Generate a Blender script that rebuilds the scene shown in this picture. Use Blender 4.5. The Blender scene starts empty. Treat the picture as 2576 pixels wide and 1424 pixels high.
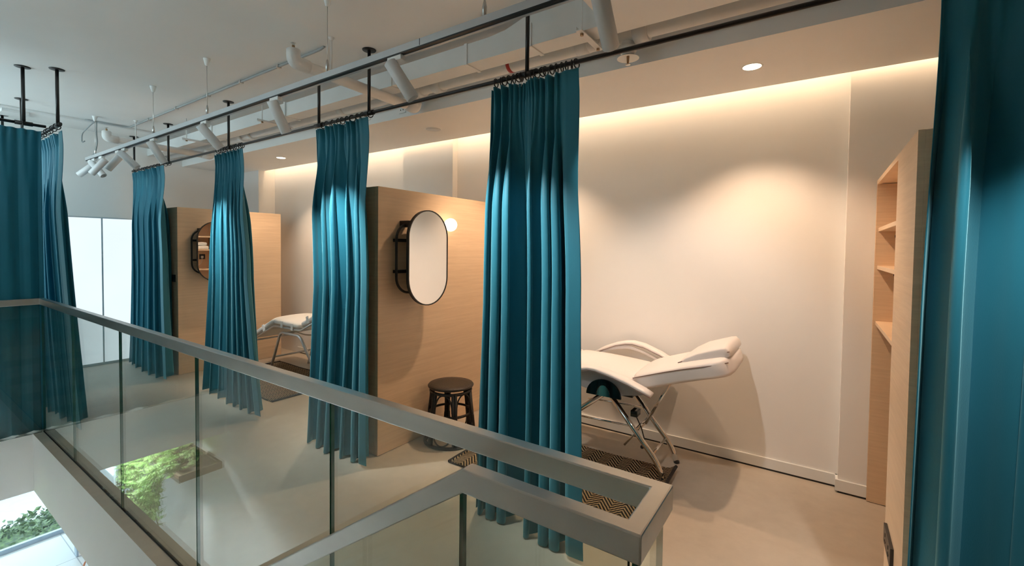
import bpy, bmesh, math, random
from mathutils import Vector, Matrix
PI = math.pi
SC = bpy.context.scene
COL = SC.collection
RND = random.Random(7)

# ------------------------------------------------------------------ materials
def nodes_of(name):
    m = bpy.data.materials.new(name); m.use_nodes = True
    nt = m.node_tree; nt.nodes.clear()
    out = nt.nodes.new('ShaderNodeOutputMaterial')
    return m, nt, out
def L(nt, a, b): nt.links.new(a, b)
def coords(nt, scale=(1, 1, 1)):
    tc = nt.nodes.new('ShaderNodeTexCoord'); mp = nt.nodes.new('ShaderNodeMapping')
    mp.inputs['Scale'].default_value = scale
    L(nt, tc.outputs['Object'], mp.inputs['Vector'])
    return mp.outputs['Vector']
def noise(nt, vec, scale, detail=3, rough=.55):
    n = nt.nodes.new('ShaderNodeTexNoise'); n.inputs['Scale'].default_value = scale
    n.inputs['Detail'].default_value = detail; n.inputs['Roughness'].default_value = rough
    L(nt, vec, n.inputs['Vector']); return n
def ramp(nt, fac, stops):
    r = nt.nodes.new('ShaderNodeValToRGB')
    while len(r.color_ramp.elements) < len(stops): r.color_ramp.elements.new(.5)
    for e, (p, c) in zip(r.color_ramp.elements, stops):
        e.position = p; e.color = (*c, 1)
    L(nt, fac, r.inputs['Fac']); return r.outputs['Color']
def mat(name, col, rough=.5, metal=0., var=.06, scale=8., bump=0., bscale=60., aniso=(1, 1, 1), coat=0., sheen=0., spec=.5):
    m, nt, out = nodes_of(name)
    b = nt.nodes.new('ShaderNodeBsdfPrincipled'); L(nt, b.outputs[0], out.inputs[0])
    v = coords(nt, aniso)
    n = noise(nt, v, scale)
    lo = tuple(max(0, c * (1 - var)) for c in col); hi = tuple(min(1, c * (1 + var)) for c in col)
    L(nt, ramp(nt, n.outputs['Fac'], [(.3, lo), (.7, hi)]), b.inputs['Base Color'])
    b.inputs['Roughness'].default_value = rough; b.inputs['Metallic'].default_value = metal
    b.inputs['Specular IOR Level'].default_value = spec
    b.inputs['Coat Weight'].default_value = coat
    if sheen:
        b.inputs['Sheen Weight'].default_value = sheen; b.inputs['Sheen Roughness'].default_value = .5
        b.inputs['Sheen Tint'].default_value = (.40, .85, .95, 1)
    if bump:
        n2 = noise(nt, v, bscale, 4); bp = nt.nodes.new('ShaderNodeBump')
        bp.inputs['Strength'].default_value = bump; bp.inputs['Distance'].default_value = .004
        L(nt, n2.outputs['Fac'], bp.inputs['Height']); L(nt, bp.outputs[0], b.inputs['Normal'])
    return m
def emit(name, col, strength, var=.03):
    m, nt, out = nodes_of(name)
    e = nt.nodes.new('ShaderNodeEmission'); L(nt, e.outputs[0], out.inputs[0])
    n = noise(nt, coords(nt), 1.5)
    L(nt, ramp(nt, n.outputs['Fac'], [(.2, tuple(c * (1 - var) for c in col)), (.8, col)]), e.inputs['Color'])
    e.inputs['Strength'].default_value = strength
    return m
def glass_mat(name, tint, fmul=1.):
    m, nt, out = nodes_of(name)
    geo = nt.nodes.new('ShaderNodeNewGeometry')
    dot = nt.nodes.new('ShaderNodeVectorMath'); dot.operation = 'DOT_PRODUCT'
    L(nt, geo.outputs['Incoming'], dot.inputs[0]); L(nt, geo.outputs['Normal'], dot.inputs[1])
    def math_(op, a, b=None):
        n = nt.nodes.new('ShaderNodeMath'); n.operation = op
        for i, x in enumerate((a, b)):
            if x is None: continue
            if isinstance(x, (int, float)): n.inputs[i].default_value = x
            else: L(nt, x, n.inputs[i])
        return n.outputs[0]
    c = math_('ABSOLUTE', dot.outputs['Value'])
    s = math_('POWER', math_('SUBTRACT', 1., c), 5.)
    f = math_('ADD', math_('MULTIPLY', s, .96 * fmul), .04)
    tr = nt.nodes.new('ShaderNodeBsdfTransparent')
    n = noise(nt, coords(nt), 2.)
    L(nt, ramp(nt, n.outputs['Fac'], [(0, tint), (1, tint)]), tr.inputs['Color'])
    gl = nt.nodes.new('ShaderNodeBsdfGlossy'); gl.inputs['Roughness'].default_value = 0.
    gl.inputs['Color'].default_value = (.95, 1, .98, 1)
    mx = nt.nodes.new('ShaderNodeMixShader'); L(nt, f, mx.inputs[0]); L(nt, tr.outputs[0], mx.inputs[1]); L(nt, gl.outputs[0], mx.inputs[2])
    L(nt, mx.outputs[0], out.inputs[0])
    return m
def wood(name, light, dark, sc=(1.3, .9, 26)):
    m, nt, out = nodes_of(name)
    b = nt.nodes.new('ShaderNodeBsdfPrincipled'); L(nt, b.outputs[0], out.inputs[0])
    v = coords(nt, sc)
    n1 = noise(nt, v, 2.2, 5, .6); n2 = noise(nt, coords(nt, (1, 1, 1)), 1.1, 2)
    n3 = noise(nt, coords(nt, (sc[0] * 3, sc[1] * 3, sc[2] * 4.5)), 3, 2)
    ad = nt.nodes.new('ShaderNodeMix'); ad.data_type = 'FLOAT'; ad.inputs[0].default_value = .35
    L(nt, n1.outputs['Fac'], ad.inputs[2]); L(nt, n3.outputs['Fac'], ad.inputs[3])
    ad2 = nt.nodes.new('ShaderNodeMix'); ad2.data_type = 'FLOAT'; ad2.inputs[0].default_value = .2
    L(nt, ad.outputs[0], ad2.inputs[2]); L(nt, n2.outputs['Fac'], ad2.inputs[3])
    L(nt, ramp(nt, ad2.outputs[0], [(.32, dark), (.5, tuple((a + c) / 2 for a, c in zip(light, dark))), (.66, light)]), b.inputs['Base Color'])
    b.inputs['Roughness'].default_value = .42
    bp = nt.nodes.new('ShaderNodeBump'); bp.inputs['Strength'].default_value = .12; bp.inputs['Distance'].default_value = .002
    L(nt, n1.outputs['Fac'], bp.inputs['Height']); L(nt, bp.outputs[0], b.inputs['Normal'])
    return m
def rug_mat():
    m, nt, out = nodes_of('herringbone_weave')
    b = nt.nodes.new('ShaderNodeBsdfPrincipled'); L(nt, b.outputs[0], out.inputs[0]); b.inputs['Roughness'].default_value = .95
    b.inputs['Specular IOR Level'].default_value = .1
    tc = nt.nodes.new('ShaderNodeTexCoord'); sp = nt.nodes.new('ShaderNodeSeparateXYZ')
    nz = noise(nt, tc.outputs['Object'], 30, 2)
    L(nt, tc.outputs['Object'], sp.inputs[0])
    def M(op, a, c=None):
        n = nt.nodes.new('ShaderNodeMath'); n.operation = op
        for i, x in enumerate((a, c)):
            if x is None: continue
            if isinstance(x, (int, float)): n.inputs[i].default_value = x
            else: L(nt, x, n.inputs[i])
        return n.outputs[0]
    zig = M('PINGPONG', M('ADD', sp.outputs['X'], 10.), .072)
    v = M('ADD', M('ADD', sp.outputs['Y'], M('MULTIPLY', zig, 1.25)), M('MULTIPLY', nz.outputs['Fac'], .012))
    st = M('SINE', M('MULTIPLY', v, 2 * PI / .031))
    tw = M('SINE', M('MULTIPLY', M('SUBTRACT', M('MULTIPLY', sp.outputs['Y'], 1.), M('MULTIPLY', sp.outputs['X'], 2.)), 2 * PI / .014))
    s2 = M('ADD', st, M('MULTIPLY', tw, .35))
    col = ramp(nt, M('ADD', M('MULTIPLY', s2, .4), .5), [(.47, (.012, .009, .007)), (.60, (.46, .32, .185))])
    L(nt, col, b.inputs['Base Color'])
    bp = nt.nodes.new('ShaderNodeBump'); bp.inputs['Strength'].default_value = .8; bp.inputs['Distance'].default_value = .004
    L(nt, s2, bp.inputs['Height']); L(nt, bp.outputs[0], b.inputs['Normal'])
    return m
def leaf_mat(name, a, b_):
    m, nt, out = nodes_of(name)
    b = nt.nodes.new('ShaderNodeBsdfPrincipled'); L(nt, b.outputs[0], out.inputs[0]); b.inputs['Roughness'].default_value = .5
    n = noise(nt, coords(nt), 22, 2)
    L(nt, ramp(nt, n.outputs['Fac'], [(.35, a), (.65, b_)]), b.inputs['Base Color'])
    return m
def concrete():
    m, nt, out = nodes_of('smooth_concrete')
    b = nt.nodes.new('ShaderNodeBsdfPrincipled'); L(nt, b.outputs[0], out.inputs[0])
    v = coords(nt)
    n1 = noise(nt, v, 1.3, 6, .6); n2 = noise(nt, v, 14, 5, .6)
    mx = nt.nodes.new('ShaderNodeMix'); mx.data_type = 'FLOAT'; mx.inputs[0].default_value = .3
    L(nt, n1.outputs['Fac'], mx.inputs[2]); L(nt, n2.outputs['Fac'], mx.inputs[3])
    L(nt, ramp(nt, mx.outputs[0], [(.3, (.42, .36, .29)), (.7, (.56, .49, .40))]), b.inputs['Base Color'])
    L(nt, ramp(nt, n1.outputs['Fac'], [(.3, (.38,) * 3), (.7, (.52,) * 3)]), b.inputs['Roughness'])
    bp = nt.nodes.new('ShaderNodeBump'); bp.inputs['Strength'].default_value = .05; bp.inputs['Distance'].default_value = .003
    L(nt, n2.outputs['Fac'], bp.inputs['Height']); L(nt, bp.outputs[0], b.inputs['Normal'])
    return m

def tiles():
    m, nt, out = nodes_of('white_floor_tile')
    b = nt.nodes.new('ShaderNodeBsdfPrincipled'); L(nt, b.outputs[0], out.inputs[0]); b.inputs['Roughness'].default_value = .3
    br = nt.nodes.new('ShaderNodeTexBrick'); br.offset = 0.; L(nt, coords(nt), br.inputs['Vector'])
    br.inputs['Color1'].default_value = (.52, .54, .55, 1); br.inputs['Color2'].default_value = (.49, .51, .52, 1); br.inputs['Mortar'].default_value = (.28, .30, .32, 1)
    br.inputs['Scale'].default_value = 1.; br.inputs['Mortar Size'].default_value = .006; br.inputs['Brick Width'].default_value = .8; br.inputs['Row Height'].default_value = .8
    L(nt, br.outputs['Color'], b.inputs['Base Color'])
    return m
M = dict(
    wall=mat('white_wall_paint', (.86, .845, .82), .75, var=.015, scale=2, bump=.04, bscale=40),
    ceil=mat('ceiling_paint', (.86, .85, .83), .85, var=.015, scale=2),
    duct=mat('painted_duct', (.74, .74, .72), .5, var=.02),
    pipe=mat('painted_pipe', (.76, .75, .73), .45, var=.03, bump=.05),
    concrete=concrete(),
    tile=tiles(),
    curtain=mat('teal_satin', (.007, .135, .20), .55, var=.10, scale=5, bump=.12, bscale=350, sheen=.55, spec=.3, aniso=(1, 1, .3)),
    black=mat('black_metal', (.012, .011, .010), .38, var=.1, spec=.5),
    rattan=mat('black_rattan', (.014, .012, .010), .45, var=.4, scale=60, bump=.5, bscale=120),
    weave=mat('black_woven_seat', (.02, .015, .011), .35, var=.5, scale=70, bump=.9, bscale=110),
    oak=wood('light_oak', (.82, .615, .42), (.67, .48, .31)),
    steel=mat('brushed_steel', (.66, .645, .62), .34, 1., var=.12, scale=6, bump=.03, bscale=200, aniso=(.3, 1, 1)),
    chrome=mat('chrome', (.78, .77, .75), .08, 1., var=.02),
    darkchrome=mat('dark_chrome', (.03, .045, .05), .06, .9, var=.1),
    silver=mat('silver_paint', (.62, .63, .63), .32, .6, var=.03),
    glass=glass_mat('clear_glass', (.93, .965, .95)),
    glassedge=mat('green_glass_edge', (.02, .11, .07), .1, var=.3, scale=20, spec=.8),
    mirror=mat('mirror_silver', (.93, .92, .90), .015, 1., var=.005),
    vinyl=mat('white_vinyl', (.76, .71, .69), .36, var=.02, scale=4, bump=.05, bscale=90, coat=.1),
    armgrey=mat('arm_side_grey', (.40, .38, .385), .4, var=.04),
    conduit=mat('grey_conduit', (.36, .37, .37), .45, var=.04),
    canvas=mat('white_canvas', (.80, .80, .77), .6, var=.03, bump=.1),
    piping=mat('piping_seam', (.22, .15, .14), .45, var=.05),
    rug=rug_mat(),
    rugedge=mat('dark_rug_hem', (.03, .022, .018), .9, var=.4, scale=80, bump=.5),
    white=mat('white_plastic', (.83, .83, .81), .4, var=.02),
    lampw=mat('lamp_white', (.72, .72, .72), .38, var=.02),
    track=mat('track_grey', (.55, .56, .57), .4, .2, var=.03),
    trackblack=mat('track_slot', (.008, .008, .008), .5, var=.2),
    red=mat('red_band', (.42, .03, .025), .5, var=.1),
    brass=mat('brass_sprinkler', (.35, .22, .12), .35, .8, var=.2),
    globe=emit('globe_glow', (1., .86, .60), 3.0),
    led=emit('led_glow', (1., .82, .58), 14.0),
    day=emit('daylit_acrylic', (.82, .94, 1.), .74, var=.08),
    cable=mat('grey_cable', (.25, .27, .27), .4, var=.1),
    alu=mat('aluminium', (.75, .78, .80), .3, .5, var=.05),
    frameblue=mat('window_frame_grey', (.32, .40, .48), .4, var=.05),
    leaf=leaf_mat('trailing_leaves', (.20, .38, .09), (.52, .68, .28)),
    hedge=leaf_mat('hedge_leaves', (.010, .035, .012), (.075, .13, .03)),
    tree=leaf_mat('tree_leaves', (.014, .05, .045), (.05, .09, .07)),
    bark=mat('bark', (.16, .11, .08), .8, var=.3, bump=.5),
    soil=mat('planter_timber', (.20, .13, .075), .7, var=.25, bump=.3),
    orange=mat('orange_shell', (.50, .13, .04), .4, var=.05),
    towel=mat('white_towel', (.80, .78, .74), .95, var=.05, bump=.6, bscale=200),
    socketb=mat('socket_black', (.02, .018, .016), .3, var=.1),
    render_=mat('pale_render', (.13, .17, .20), .8, var=.06),
    paving=mat('pale_paving', (.24, .25, .26), .8, var=.05),
    bounce_ground=mat('pale_bounce_ground', (.80, .81, .80), .8, var=.05),
    stair=mat('stair_tread', (.46, .43, .38), .5, var=.08),
)

# ------------------------------------------------------------------ mesh helpers
def B(): return bmesh.new()
def add_box(bm, lo, hi, mi=0, mtx=None):
    lo, hi = Vector(lo), Vector(hi)
    vs = [bm.verts.new((x, y, z)) for z in (lo.z, hi.z) for y in (lo.y, hi.y) for x in (lo.x, hi.x)]
    if mtx is not None:
        for v in vs: v.co = mtx @ v.co
    fs = []
    for q in ((0, 2, 3, 1), (4, 5, 7, 6), (0, 1, 5, 4), (2, 6, 7, 3), (0, 4, 6, 2), (1, 3, 7, 5)):
        f = bm.faces.new([vs[i] for i in q]); f.material_index = mi; fs.append(f)
    return fs
def add_tube(bm, pts, r, n=10, closed=False, caps=True):
    pts = [Vector(p) for p in pts]; k = len(pts); rings = []
    rr = r if isinstance(r, (list, tuple)) else [r] * k
    up = None
    for i in range(k):
        a = pts[(i - 1) % k] if (closed or i > 0) else pts[i]
        b = pts[(i + 1) % k] if (closed or i < k - 1) else pts[i]
        t = (b - a)
        t = t.normalized() if t.length > 1e-9 else Vector((0, 0, 1))
        if up is None:
            up = t.orthogonal().normalized()
        else:
            up = (up - t * up.dot(t)); up = up.normalized() if up.length > 1e-6 else t.orthogonal().normalized()
        s = t.cross(up)
        rings.append([bm.verts.new(pts[i] + (up * math.cos(2 * PI * j / n) + s * math.sin(2 * PI * j / n)) * rr[i]) for j in range(n)])
    for i in range(k if closed else k - 1):
        a, b = rings[i], rings[(i + 1) % k]
        for j in range(n):
            f = bm.faces.new((a[j], a[(j + 1) % n], b[(j + 1) % n], b[j])); f.smooth = True
    if caps and not closed:
        bm.faces.new(rings[0][::-1]); bm.faces.new(rings[-1])
def bend(pts, rad=.05, seg=6):
    pts = [Vector(p) for p in pts]; out = [pts[0]]
    for i in range(1, len(pts) - 1):
        a, b, c = pts[i - 1], pts[i], pts[i + 1]
        d1 = (a - b); d2 = (c - b); r = min(rad, d1.length * .45, d2.length * .45)
        p1 = b + d1.normalized() * r; p2 = b + d2.normalized() * r
        for s in range(seg + 1):
            t = s / seg
            out.append(p1 * (1 - t) ** 2 + b * 2 * t * (1 - t) + p2 * t * t)
    out.append(pts[-1]); return out
def add_lathe(bm, prof, n=20, mtx=None, smooth=True):
    rings = []
    for r, z in prof:
        ring = []
        for j in range(n):
            p = Vector((max(r, 1e-5) * math.cos(2 * PI * j / n), max(r, 1e-5) * math.sin(2 * PI * j / n), z))
            ring.append(bm.verts.new(mtx @ p if mtx is not None else p))
        rings.append(ring)
    for a, b in zip(rings, rings[1:]):
        for j in range(n):
            f = bm.faces.new((a[j], a[(j + 1) % n], b[(j + 1) % n], b[j])); f.smooth = smooth
    bm.faces.new(rings[0][::-1]); bm.faces.new(rings[-1])
def add_prism(bm, poly, axis, a, b, mi=0):
    def P(u, v, w):
        return {'x': (w, u, v), 'y': (u, w, v), 'z': (u, v, w)}[axis]
    A = [bm.verts.new(P(u, v, a)) for u, v in poly]; C = [bm.verts.new(P(u, v, b)) for u, v in poly]
    n = len(poly)
    for f in (A[::-1], C): bm.faces.new(f).material_index = mi
    for i in range(n): bm.faces.new((A[i], A[(i + 1) % n], C[(i + 1) % n], C[i])).material_index = mi
def align(a, b):
    a, b = Vector(a), Vector(b); d = (b - a).normalized()
    q = Vector((0, 0, 1)).rotation_difference(d)
    return Matrix.Translation(a) @ q.to_matrix().to_4x4()
def obj(name, bm, m, parent=None, bevel=0., smooth=False, subsurf=0):
    bmesh.ops.recalc_face_normals(bm, faces=bm.faces)
    me = bpy.data.meshes.new(name); bm.to_mesh(me); bm.free()
    for mm in (m if isinstance(m, (list, tuple)) else [m]): me.materials.append(mm)
    o = bpy.data.objects.new(name, me); COL.objects.link(o)
    if smooth:
        for p in me.polygons: p.use_smooth = True
    if bevel:
        md = o.modifiers.new('bevel', 'BEVEL'); md.width = bevel; md.segments = 2; md.limit_method = 'ANGLE'
    if subsurf:
        md = o.modifiers.new('sub', 'SUBSURF'); md.levels = subsurf; md.render_levels = subsurf
    if parent is not None:
        o.parent = parent
        root = parent
        loc = Vector()
        while root is not None: loc += root.location; root = root.parent
        o.location = -loc          # meshes are modelled in world coordinates
    return o
def tag(o, label, cat, group=None, kind=None):
    o['label'] = label; o['category'] = cat
    if group: o['group'] = group
    if kind: o['kind'] = kind
    return o
def thing(name, label, cat, loc=(0, 0, 0), group=None):
    o = bpy.data.objects.new(name, None); COL.objects.link(o); o.location = loc; o.empty_display_size = .1
    return tag(o, label, cat, group)
def struct(name, bm, m, label=None, **kw):
    o = obj(name, bm, m, **kw); o['kind'] = 'structure'
    if label: o['label'] = label
    return o
def box(name, lo, hi, m, parent=None, bevel=0.):
    bm = B(); add_box(bm, lo, hi); return obj(name, bm, m, parent, bevel)
def tube(name, pts, r, m, parent=None, n=10, closed=False):
    bm = B(); add_tube(bm, pts, r, n, closed); return obj(name, bm, m, parent)
def dup(root, off, label, group=None):
    r = root.copy(); COL.objects.link(r); r.location = root.location + Vector(off); r['label'] = label
    if group: r['group'] = group
    for ch in list(root.children):
        c = ch.copy(); COL.objects.link(c); c.parent = r
        for g in list(ch.children):
            d = g.copy(); COL.objects.link(d); d.parent = c
    return r

# ------------------------------------------------------------------ dimensions (metres; floor z=0)
CEIL = 2.95; BACK = 3.64; LOW = -2.6; SLAB = -.47
XL, XR = -7.55, 3.0
VX0, VX1, VY0, VY1 = -5.24, -.6, -.5, .80       # stair void
WINX = -8.85                                     # lower floor window wall

# ------------------------------------------------------------------ room shell
bm = B()
def slab_piece(x0, x1, y0, y1):
    fs = add_box(bm, (x0, y0, SLAB), (x1, y1, 0), 1); fs[1].material_index = 0
slab_piece(WINX - .1, XR, VY1, BACK + .1)
slab_piece(WINX - .1, VX0, VY0, VY1)
slab_piece(VX1, XR, VY0, VY1)
struct('floor', bm, [M['concrete'], M['wall']])
struct('ceiling', (lambda b: (add_box(b, (XL - .1, VY0 - .1, CEIL), (XR + .1, BACK + .15, CEIL + .1)), b)[1])(B()), M['ceil'])
bm = B(); add_box(bm, (WINX - .1, BACK, LOW), (XR + .1, BACK + .15, CEIL))
add_box(bm, (-3.95, 3.565, 0), (-3.2, BACK, CEIL)); add_box(bm, (XL, 3.40, 0), (-6.865, BACK, CEIL)); add_box(bm, (.135, 3.565, 0), (1.0, BACK, CEIL))
struct('wall_back', bm, M['wall'])
# unseen windows added in the front wall behind the camera for more daylight
ADDED_WINS = ((-7.45, -5.38, 1.8, 2.86), (-5.0, -2.2, 2.5, 2.86))
bm = B(); xs = [WINX - .1, -7.45, -5.38, -5.0, -2.2, XR + .1]
add_box(bm, (xs[0], VY0 - .15, LOW), (xs[5], VY0, 1.8)); add_box(bm, (xs[0], VY0 - .15, 2.86), (xs[5], VY0, CEIL))
add_box(bm, (xs[0], VY0 - .15, 1.8), (xs[1], VY0, 2.86)); add_box(bm, (xs[2], VY0 - .15, 1.8), (xs[3], VY0, 2.86)); add_box(bm, (xs[3], VY0 - .15, 1.8), (xs[4], VY0, 2.5)); add_box(bm, (xs[4], VY0 - .15, 1.8), (xs[5], VY0, 2.86))
struct('wall_front', bm, M['wall'])
def portal(loc, d, sx, sy):
    ld = bpy.data.lights.new('sky_portal', 'AREA'); ld.shape = 'RECTANGLE'; ld.size = sx; ld.size_y = sy; ld.cycles.is_portal = True
    o = bpy.data.objects.new('sky_portal', ld); COL.objects.link(o); o.location = loc; o.rotation_euler = Vector(d).to_track_quat('-Z', 'Y').to_euler()
for i, (WX0, WX1, WZ0, WZ1) in enumerate(ADDED_WINS):
    w = thing('window_%d' % (5 + i), 'added unseen front window', 'window', ((WX0 + WX1) / 2, VY0, WZ0)); w['kind'] = 'structure'; del w['category']
    bm = B(); add_box(bm, (WX0, VY0 - .12, WZ0), (WX1, VY0 - .06, WZ0 + .05)); add_box(bm, (WX0, VY0 - .12, WZ1 - .05), (WX1, VY0 - .06, WZ1))
    for k in range(5):
        x = WX0 + (WX1 - WX0 - .05) * k / 4; add_box(bm, (x, VY0 - .12, WZ0), (x + .05, VY0 - .06, WZ1))
    obj('window_frame', bm, M['alu'], w)
    box('pane', (WX0, VY0 - .095, WZ0 + .05), (WX1, VY0 - .085, WZ1 - .05), M['glass'], w)
    portal(((WX0 + WX1) / 2, VY0 - .16, (WZ0 + WZ1) / 2), (0, 1, 0), WX1 - WX0, WZ1 - WZ0)
portal((WINX - .12, .65, (LOW + SLAB) / 2), (1, 0, 0), 2.3, SLAB - LOW)
bm = B(); add_box(bm, (XL - .12, VY0, 1.885), (XL, BACK, CEIL)); add_box(bm, (XL - .12, 2.85, 0), (XL, BACK, 1.885)); struct('wall_left', bm, M['wall'])
bm = B(); add_box(bm, (XR, VY0, LOW), (XR + .12, BACK, CEIL)); struct('wall_right', bm, M['wall'])
# lower floor
bm = B(); add_box(bm, (WINX - .05, VY0 - .1, LOW - .1), (XR, BACK, LOW)); struct('floor_lower', bm, M['tile'])
bm = B(); add_box(bm, (WINX - .12, 1.85, LOW), (WINX, BACK, SLAB)); add_box(bm, (-8.1, 1.62, LOW), (-8.02, BACK, SLAB)); struct('wall_lower', bm, M['wall'])
# soffit with cove gap at the back
bm = B(); add_box(bm, (XL, 2.68, 2.66), (XR, 2.75, CEIL)); add_box(bm, (XL, 2.75, 2.66), (XR, 3.49, 2.72)); struct('trim_1', bm, M['wall'])
# lowered ceiling at the right end
bm = B(); add_box(bm, (-.97, 1.0, 2.745), (XR, 2.41, CEIL)); struct('trim_2', bm, M['ceil'])
# baseboard
bm = B()
def bb(x0, x1, y): add_box(bm, (x0, y - .014, .012), (x1, y, .085))
bb(-6.24, -3.95, BACK); bb(-3.2, .135, BACK); bb(.12, .29, 3.565); add_box(bm, (.121, 3.565, .012), (.135, BACK, .085))
bb(-3.98, -3.19, 3.565); add_box(bm, (-3.2, 3.551, .012), (-3.186, BACK - .014, .085)); add_box(bm, (-3.98, 3.551, .012), (-3.95, BACK - .014, .085))
struct('baseboard_back', bm, M['white'], bevel=.002)
bm = B(); add_box(bm, (-6.24, BACK - .010, 0), (.135, BACK, .012)); add_box(bm, (.135, 3.557, 0), (.29, 3.565, .012)); struct('trim_3', bm, M['trackblack'])

# glowing frosted window wall at the far end
for i, (y0, y1) in enumerate(((-.3, .75), (.75, 1.80), (1.80, 2.85))):
    w = thing('window_%d' % (i + 1), 'frosted daylit panel', 'window', (XL, (y0 + y1) / 2, 0)); w['kind'] = 'structure'; del w['category']
    box('pane', (XL - .03, y0 + .008, .03), (XL - .015, y1 - .008, 1.87), M['day'], w)
    bm = B(); add_box(bm, (XL - .04, y0, 0), (XL + .0, y1, .03)); add_box(bm, (XL - .04, y0, 1.87), (XL, y1, 1.885))
    add_box(bm, (XL - .04, y0, .03), (XL - .012, y0 + .008, 1.87)); add_box(bm, (XL - .04, y1 - .008, .03), (XL - .012, y1, 1.87))
    obj('window_frame', bm, M['alu'], w)
# lower shop window: glass, frame
w = thing('window_4', 'lower floor shop window', 'window', (WINX, .7, LOW)); w['kind'] = 'structure'; del w['category']
bm = B(); add_box(bm, (WINX - .05, -.5, LOW), (WINX, 1.85, LOW + .06)); obj('window_frame', bm, M['frameblue'], w)
bm = B(); add_box(bm, (WINX - .05, 1.78, LOW + .06), (WINX + .02, 1.85, SLAB)); obj('window_post', bm, M['frameblue'], w)
bm = B(); add_box(bm, (-8.11, 1.60, LOW), (-8.01, 1.62, SLAB)); obj('window_post', bm, M['frameblue'], w)
box('pane', (WINX - .03, -.5, LOW + .06), (WINX - .02, 1.78, SLAB), M['glass'], w)

# ------------------------------------------------------------------ curtains
def curtain(name, label, group, p_top, p_mid, p_bot, across, ztop, zbot, folds, amp, seed, axis='x', nrings=10, flat_end=.12, bot_shift=0., rodz=2.503, lim=None, widths=None, rodc=2.1):
    rd = random.Random(seed)
    root = thing(name, label, 'curtain', ((sum(p_bot) / 2, across, zbot) if axis == 'x' else (across, sum(p_bot) / 2, zbot)), group)
    NU, NT = folds * 36 + 12, 50
    widths = widths or [rd.uniform(.45, 1.8) for _ in range(folds)]; tot = sum(widths); cum = [0]
    for w_ in widths: cum.append(cum[-1] + w_ / tot)
    famp = [rd.uniform(.45, 1.2) for _ in range(folds)]; fph = [rd.uniform(-.5, .5) for _ in range(folds)]; fdr = [rd.uniform(-.9, .9) for _ in range(folds)]
    bm = B(); grid = []
    for it in range(NT + 1):
        t = it / NT; t = t ** 1.35
        z = ztop + (zbot - ztop) * t
        if t < .5: s = t / .5; s = s * s * (3 - 2 * s); e0 = p_top[0] + (p_mid[0] - p_top[0]) * s; e1 = p_top[1] + (p_mid[1] - p_top[1]) * s
        else: s = (t - .5) / .5; e0 = p_mid[0] + (p_bot[0] - p_mid[0]) * s; e1 = p_mid[1] + (p_bot[1] - p_mid[1]) * s
        d = (ztop - z)
        if d < .11: A = .30 - .12 * (d / .11)
        else:
            q = min(1, (d - .11) / .6); A = .18 + .82 * q * q * (3 - 2 * q)
        A *= amp * (1 + .25 * t)
        row = []
        for iu in range(NU + 1):
            u0 = iu / NU
            fl = max(0, (u0 - (1 - flat_end)) / max(flat_end, 1e-6))
            u = u0 / (1 - flat_end) if u0 < 1 - flat_end else 1.
            f = max(i for i in range(folds) if cum[i] <= min(u, .99999)); lu = (u - cum[f]) / (cum[f + 1] - cum[f])
            nx = min(f + 1, folds - 1); bl = lu
            a = famp[f] * (1 - bl) + famp[nx] * bl
            ph = 2 * PI * lu + (fph[f] * (1 - bl) + fph[nx] * bl) * t + (fdr[f] * (1 - bl) + fdr[nx] * bl) * t * .25
            sv = math.sin(ph); sv = math.copysign(abs(sv) ** .75, sv)
            env = 1 if fl == 0 else max(0, 1 - fl * 2)
            hp = 2 * PI * (u * folds * 3 + .15 * math.sin(7 * u + seed))      # pinched header: three fingers to a fold
            hd_ = .020 * (1 - .72 * min(1, d / .11)) * max(0, 1 - max(0, d - .11) / .5)
            grp = .5 + .5 * math.cos(2 * PI * lu)
            fs = min(1, fl * 2.5); off = A * a * sv * env - A * .8 * fs * fs * (3 - 2 * fs) + hd_ * math.sin(hp) * (.55 + .45 * grp) * env + .014 * math.sin(5 * u0 + seed + 4 * t) * t
            if lim is not None and off > lim * .6: off = lim * .6 + (lim * .4) * math.tanh((off - lim * .6) / (lim * .4))
            al = e0 + (e1 - e0) * u0 + (A * .32 * math.sin(2 * ph) * (1 if fl == 0 else 0)) * min(1, d / .3) * min(1, u0 * 8) * (1 - fl)
            ac = across + off + bot_shift * t * t * (u0 if axis == 'x' else 1)
            zz = z + (.012 * math.sin(ph) * max(0, t - .85) / .15)
            row.append(bm.verts.new((al, ac, zz) if axis == 'x' else (ac, al, zz)))
        grid.append(row)
    for a, b in zip(grid, grid[1:]):
        for j in range(NU):
            f = bm.faces.new((a[j], a[j + 1], b[j + 1], b[j])); f.smooth = True
    o = obj('fabric', bm, M['curtain'], root)
    sd = o.modifiers.new('thick', 'SOLIDIFY'); sd.thickness = .003
    for k in range(nrings):
        u = (k + .5) / nrings + rd.uniform(-.25, .25) / nrings
        al = p_top[0] + (p_top[1] - p_top[0]) * (.02 + .96 * u)
        tl = rd.uniform(-.35, .35); R = .023; cz = rodz - .008
        pts = []
        for j in range(16):
            th = 2 * PI * j / 16; pts.append((math.sin(tl) * R * math.cos(th), math.cos(tl) * R * math.cos(th), R * math.sin(th)))
        def W(p): return (al + p[0], rodc + p[1], cz + p[2]) if axis == 'x' else (rodc + p[1], al + p[0], cz + p[2])
        rg = tube('ring', [W(p) for p in pts], .0035, M['black'], root, 6, True)
        h = B(); add_tube(h, [W((0, 0, -R)), W((0, .004, -R - .014)), W((.004, (across - rodc) * .7, -R - .03))], .0016, 5); obj('hook', h, M['steel'], rg)
    return root
G = 'teal curtains along the long black rod'
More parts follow.
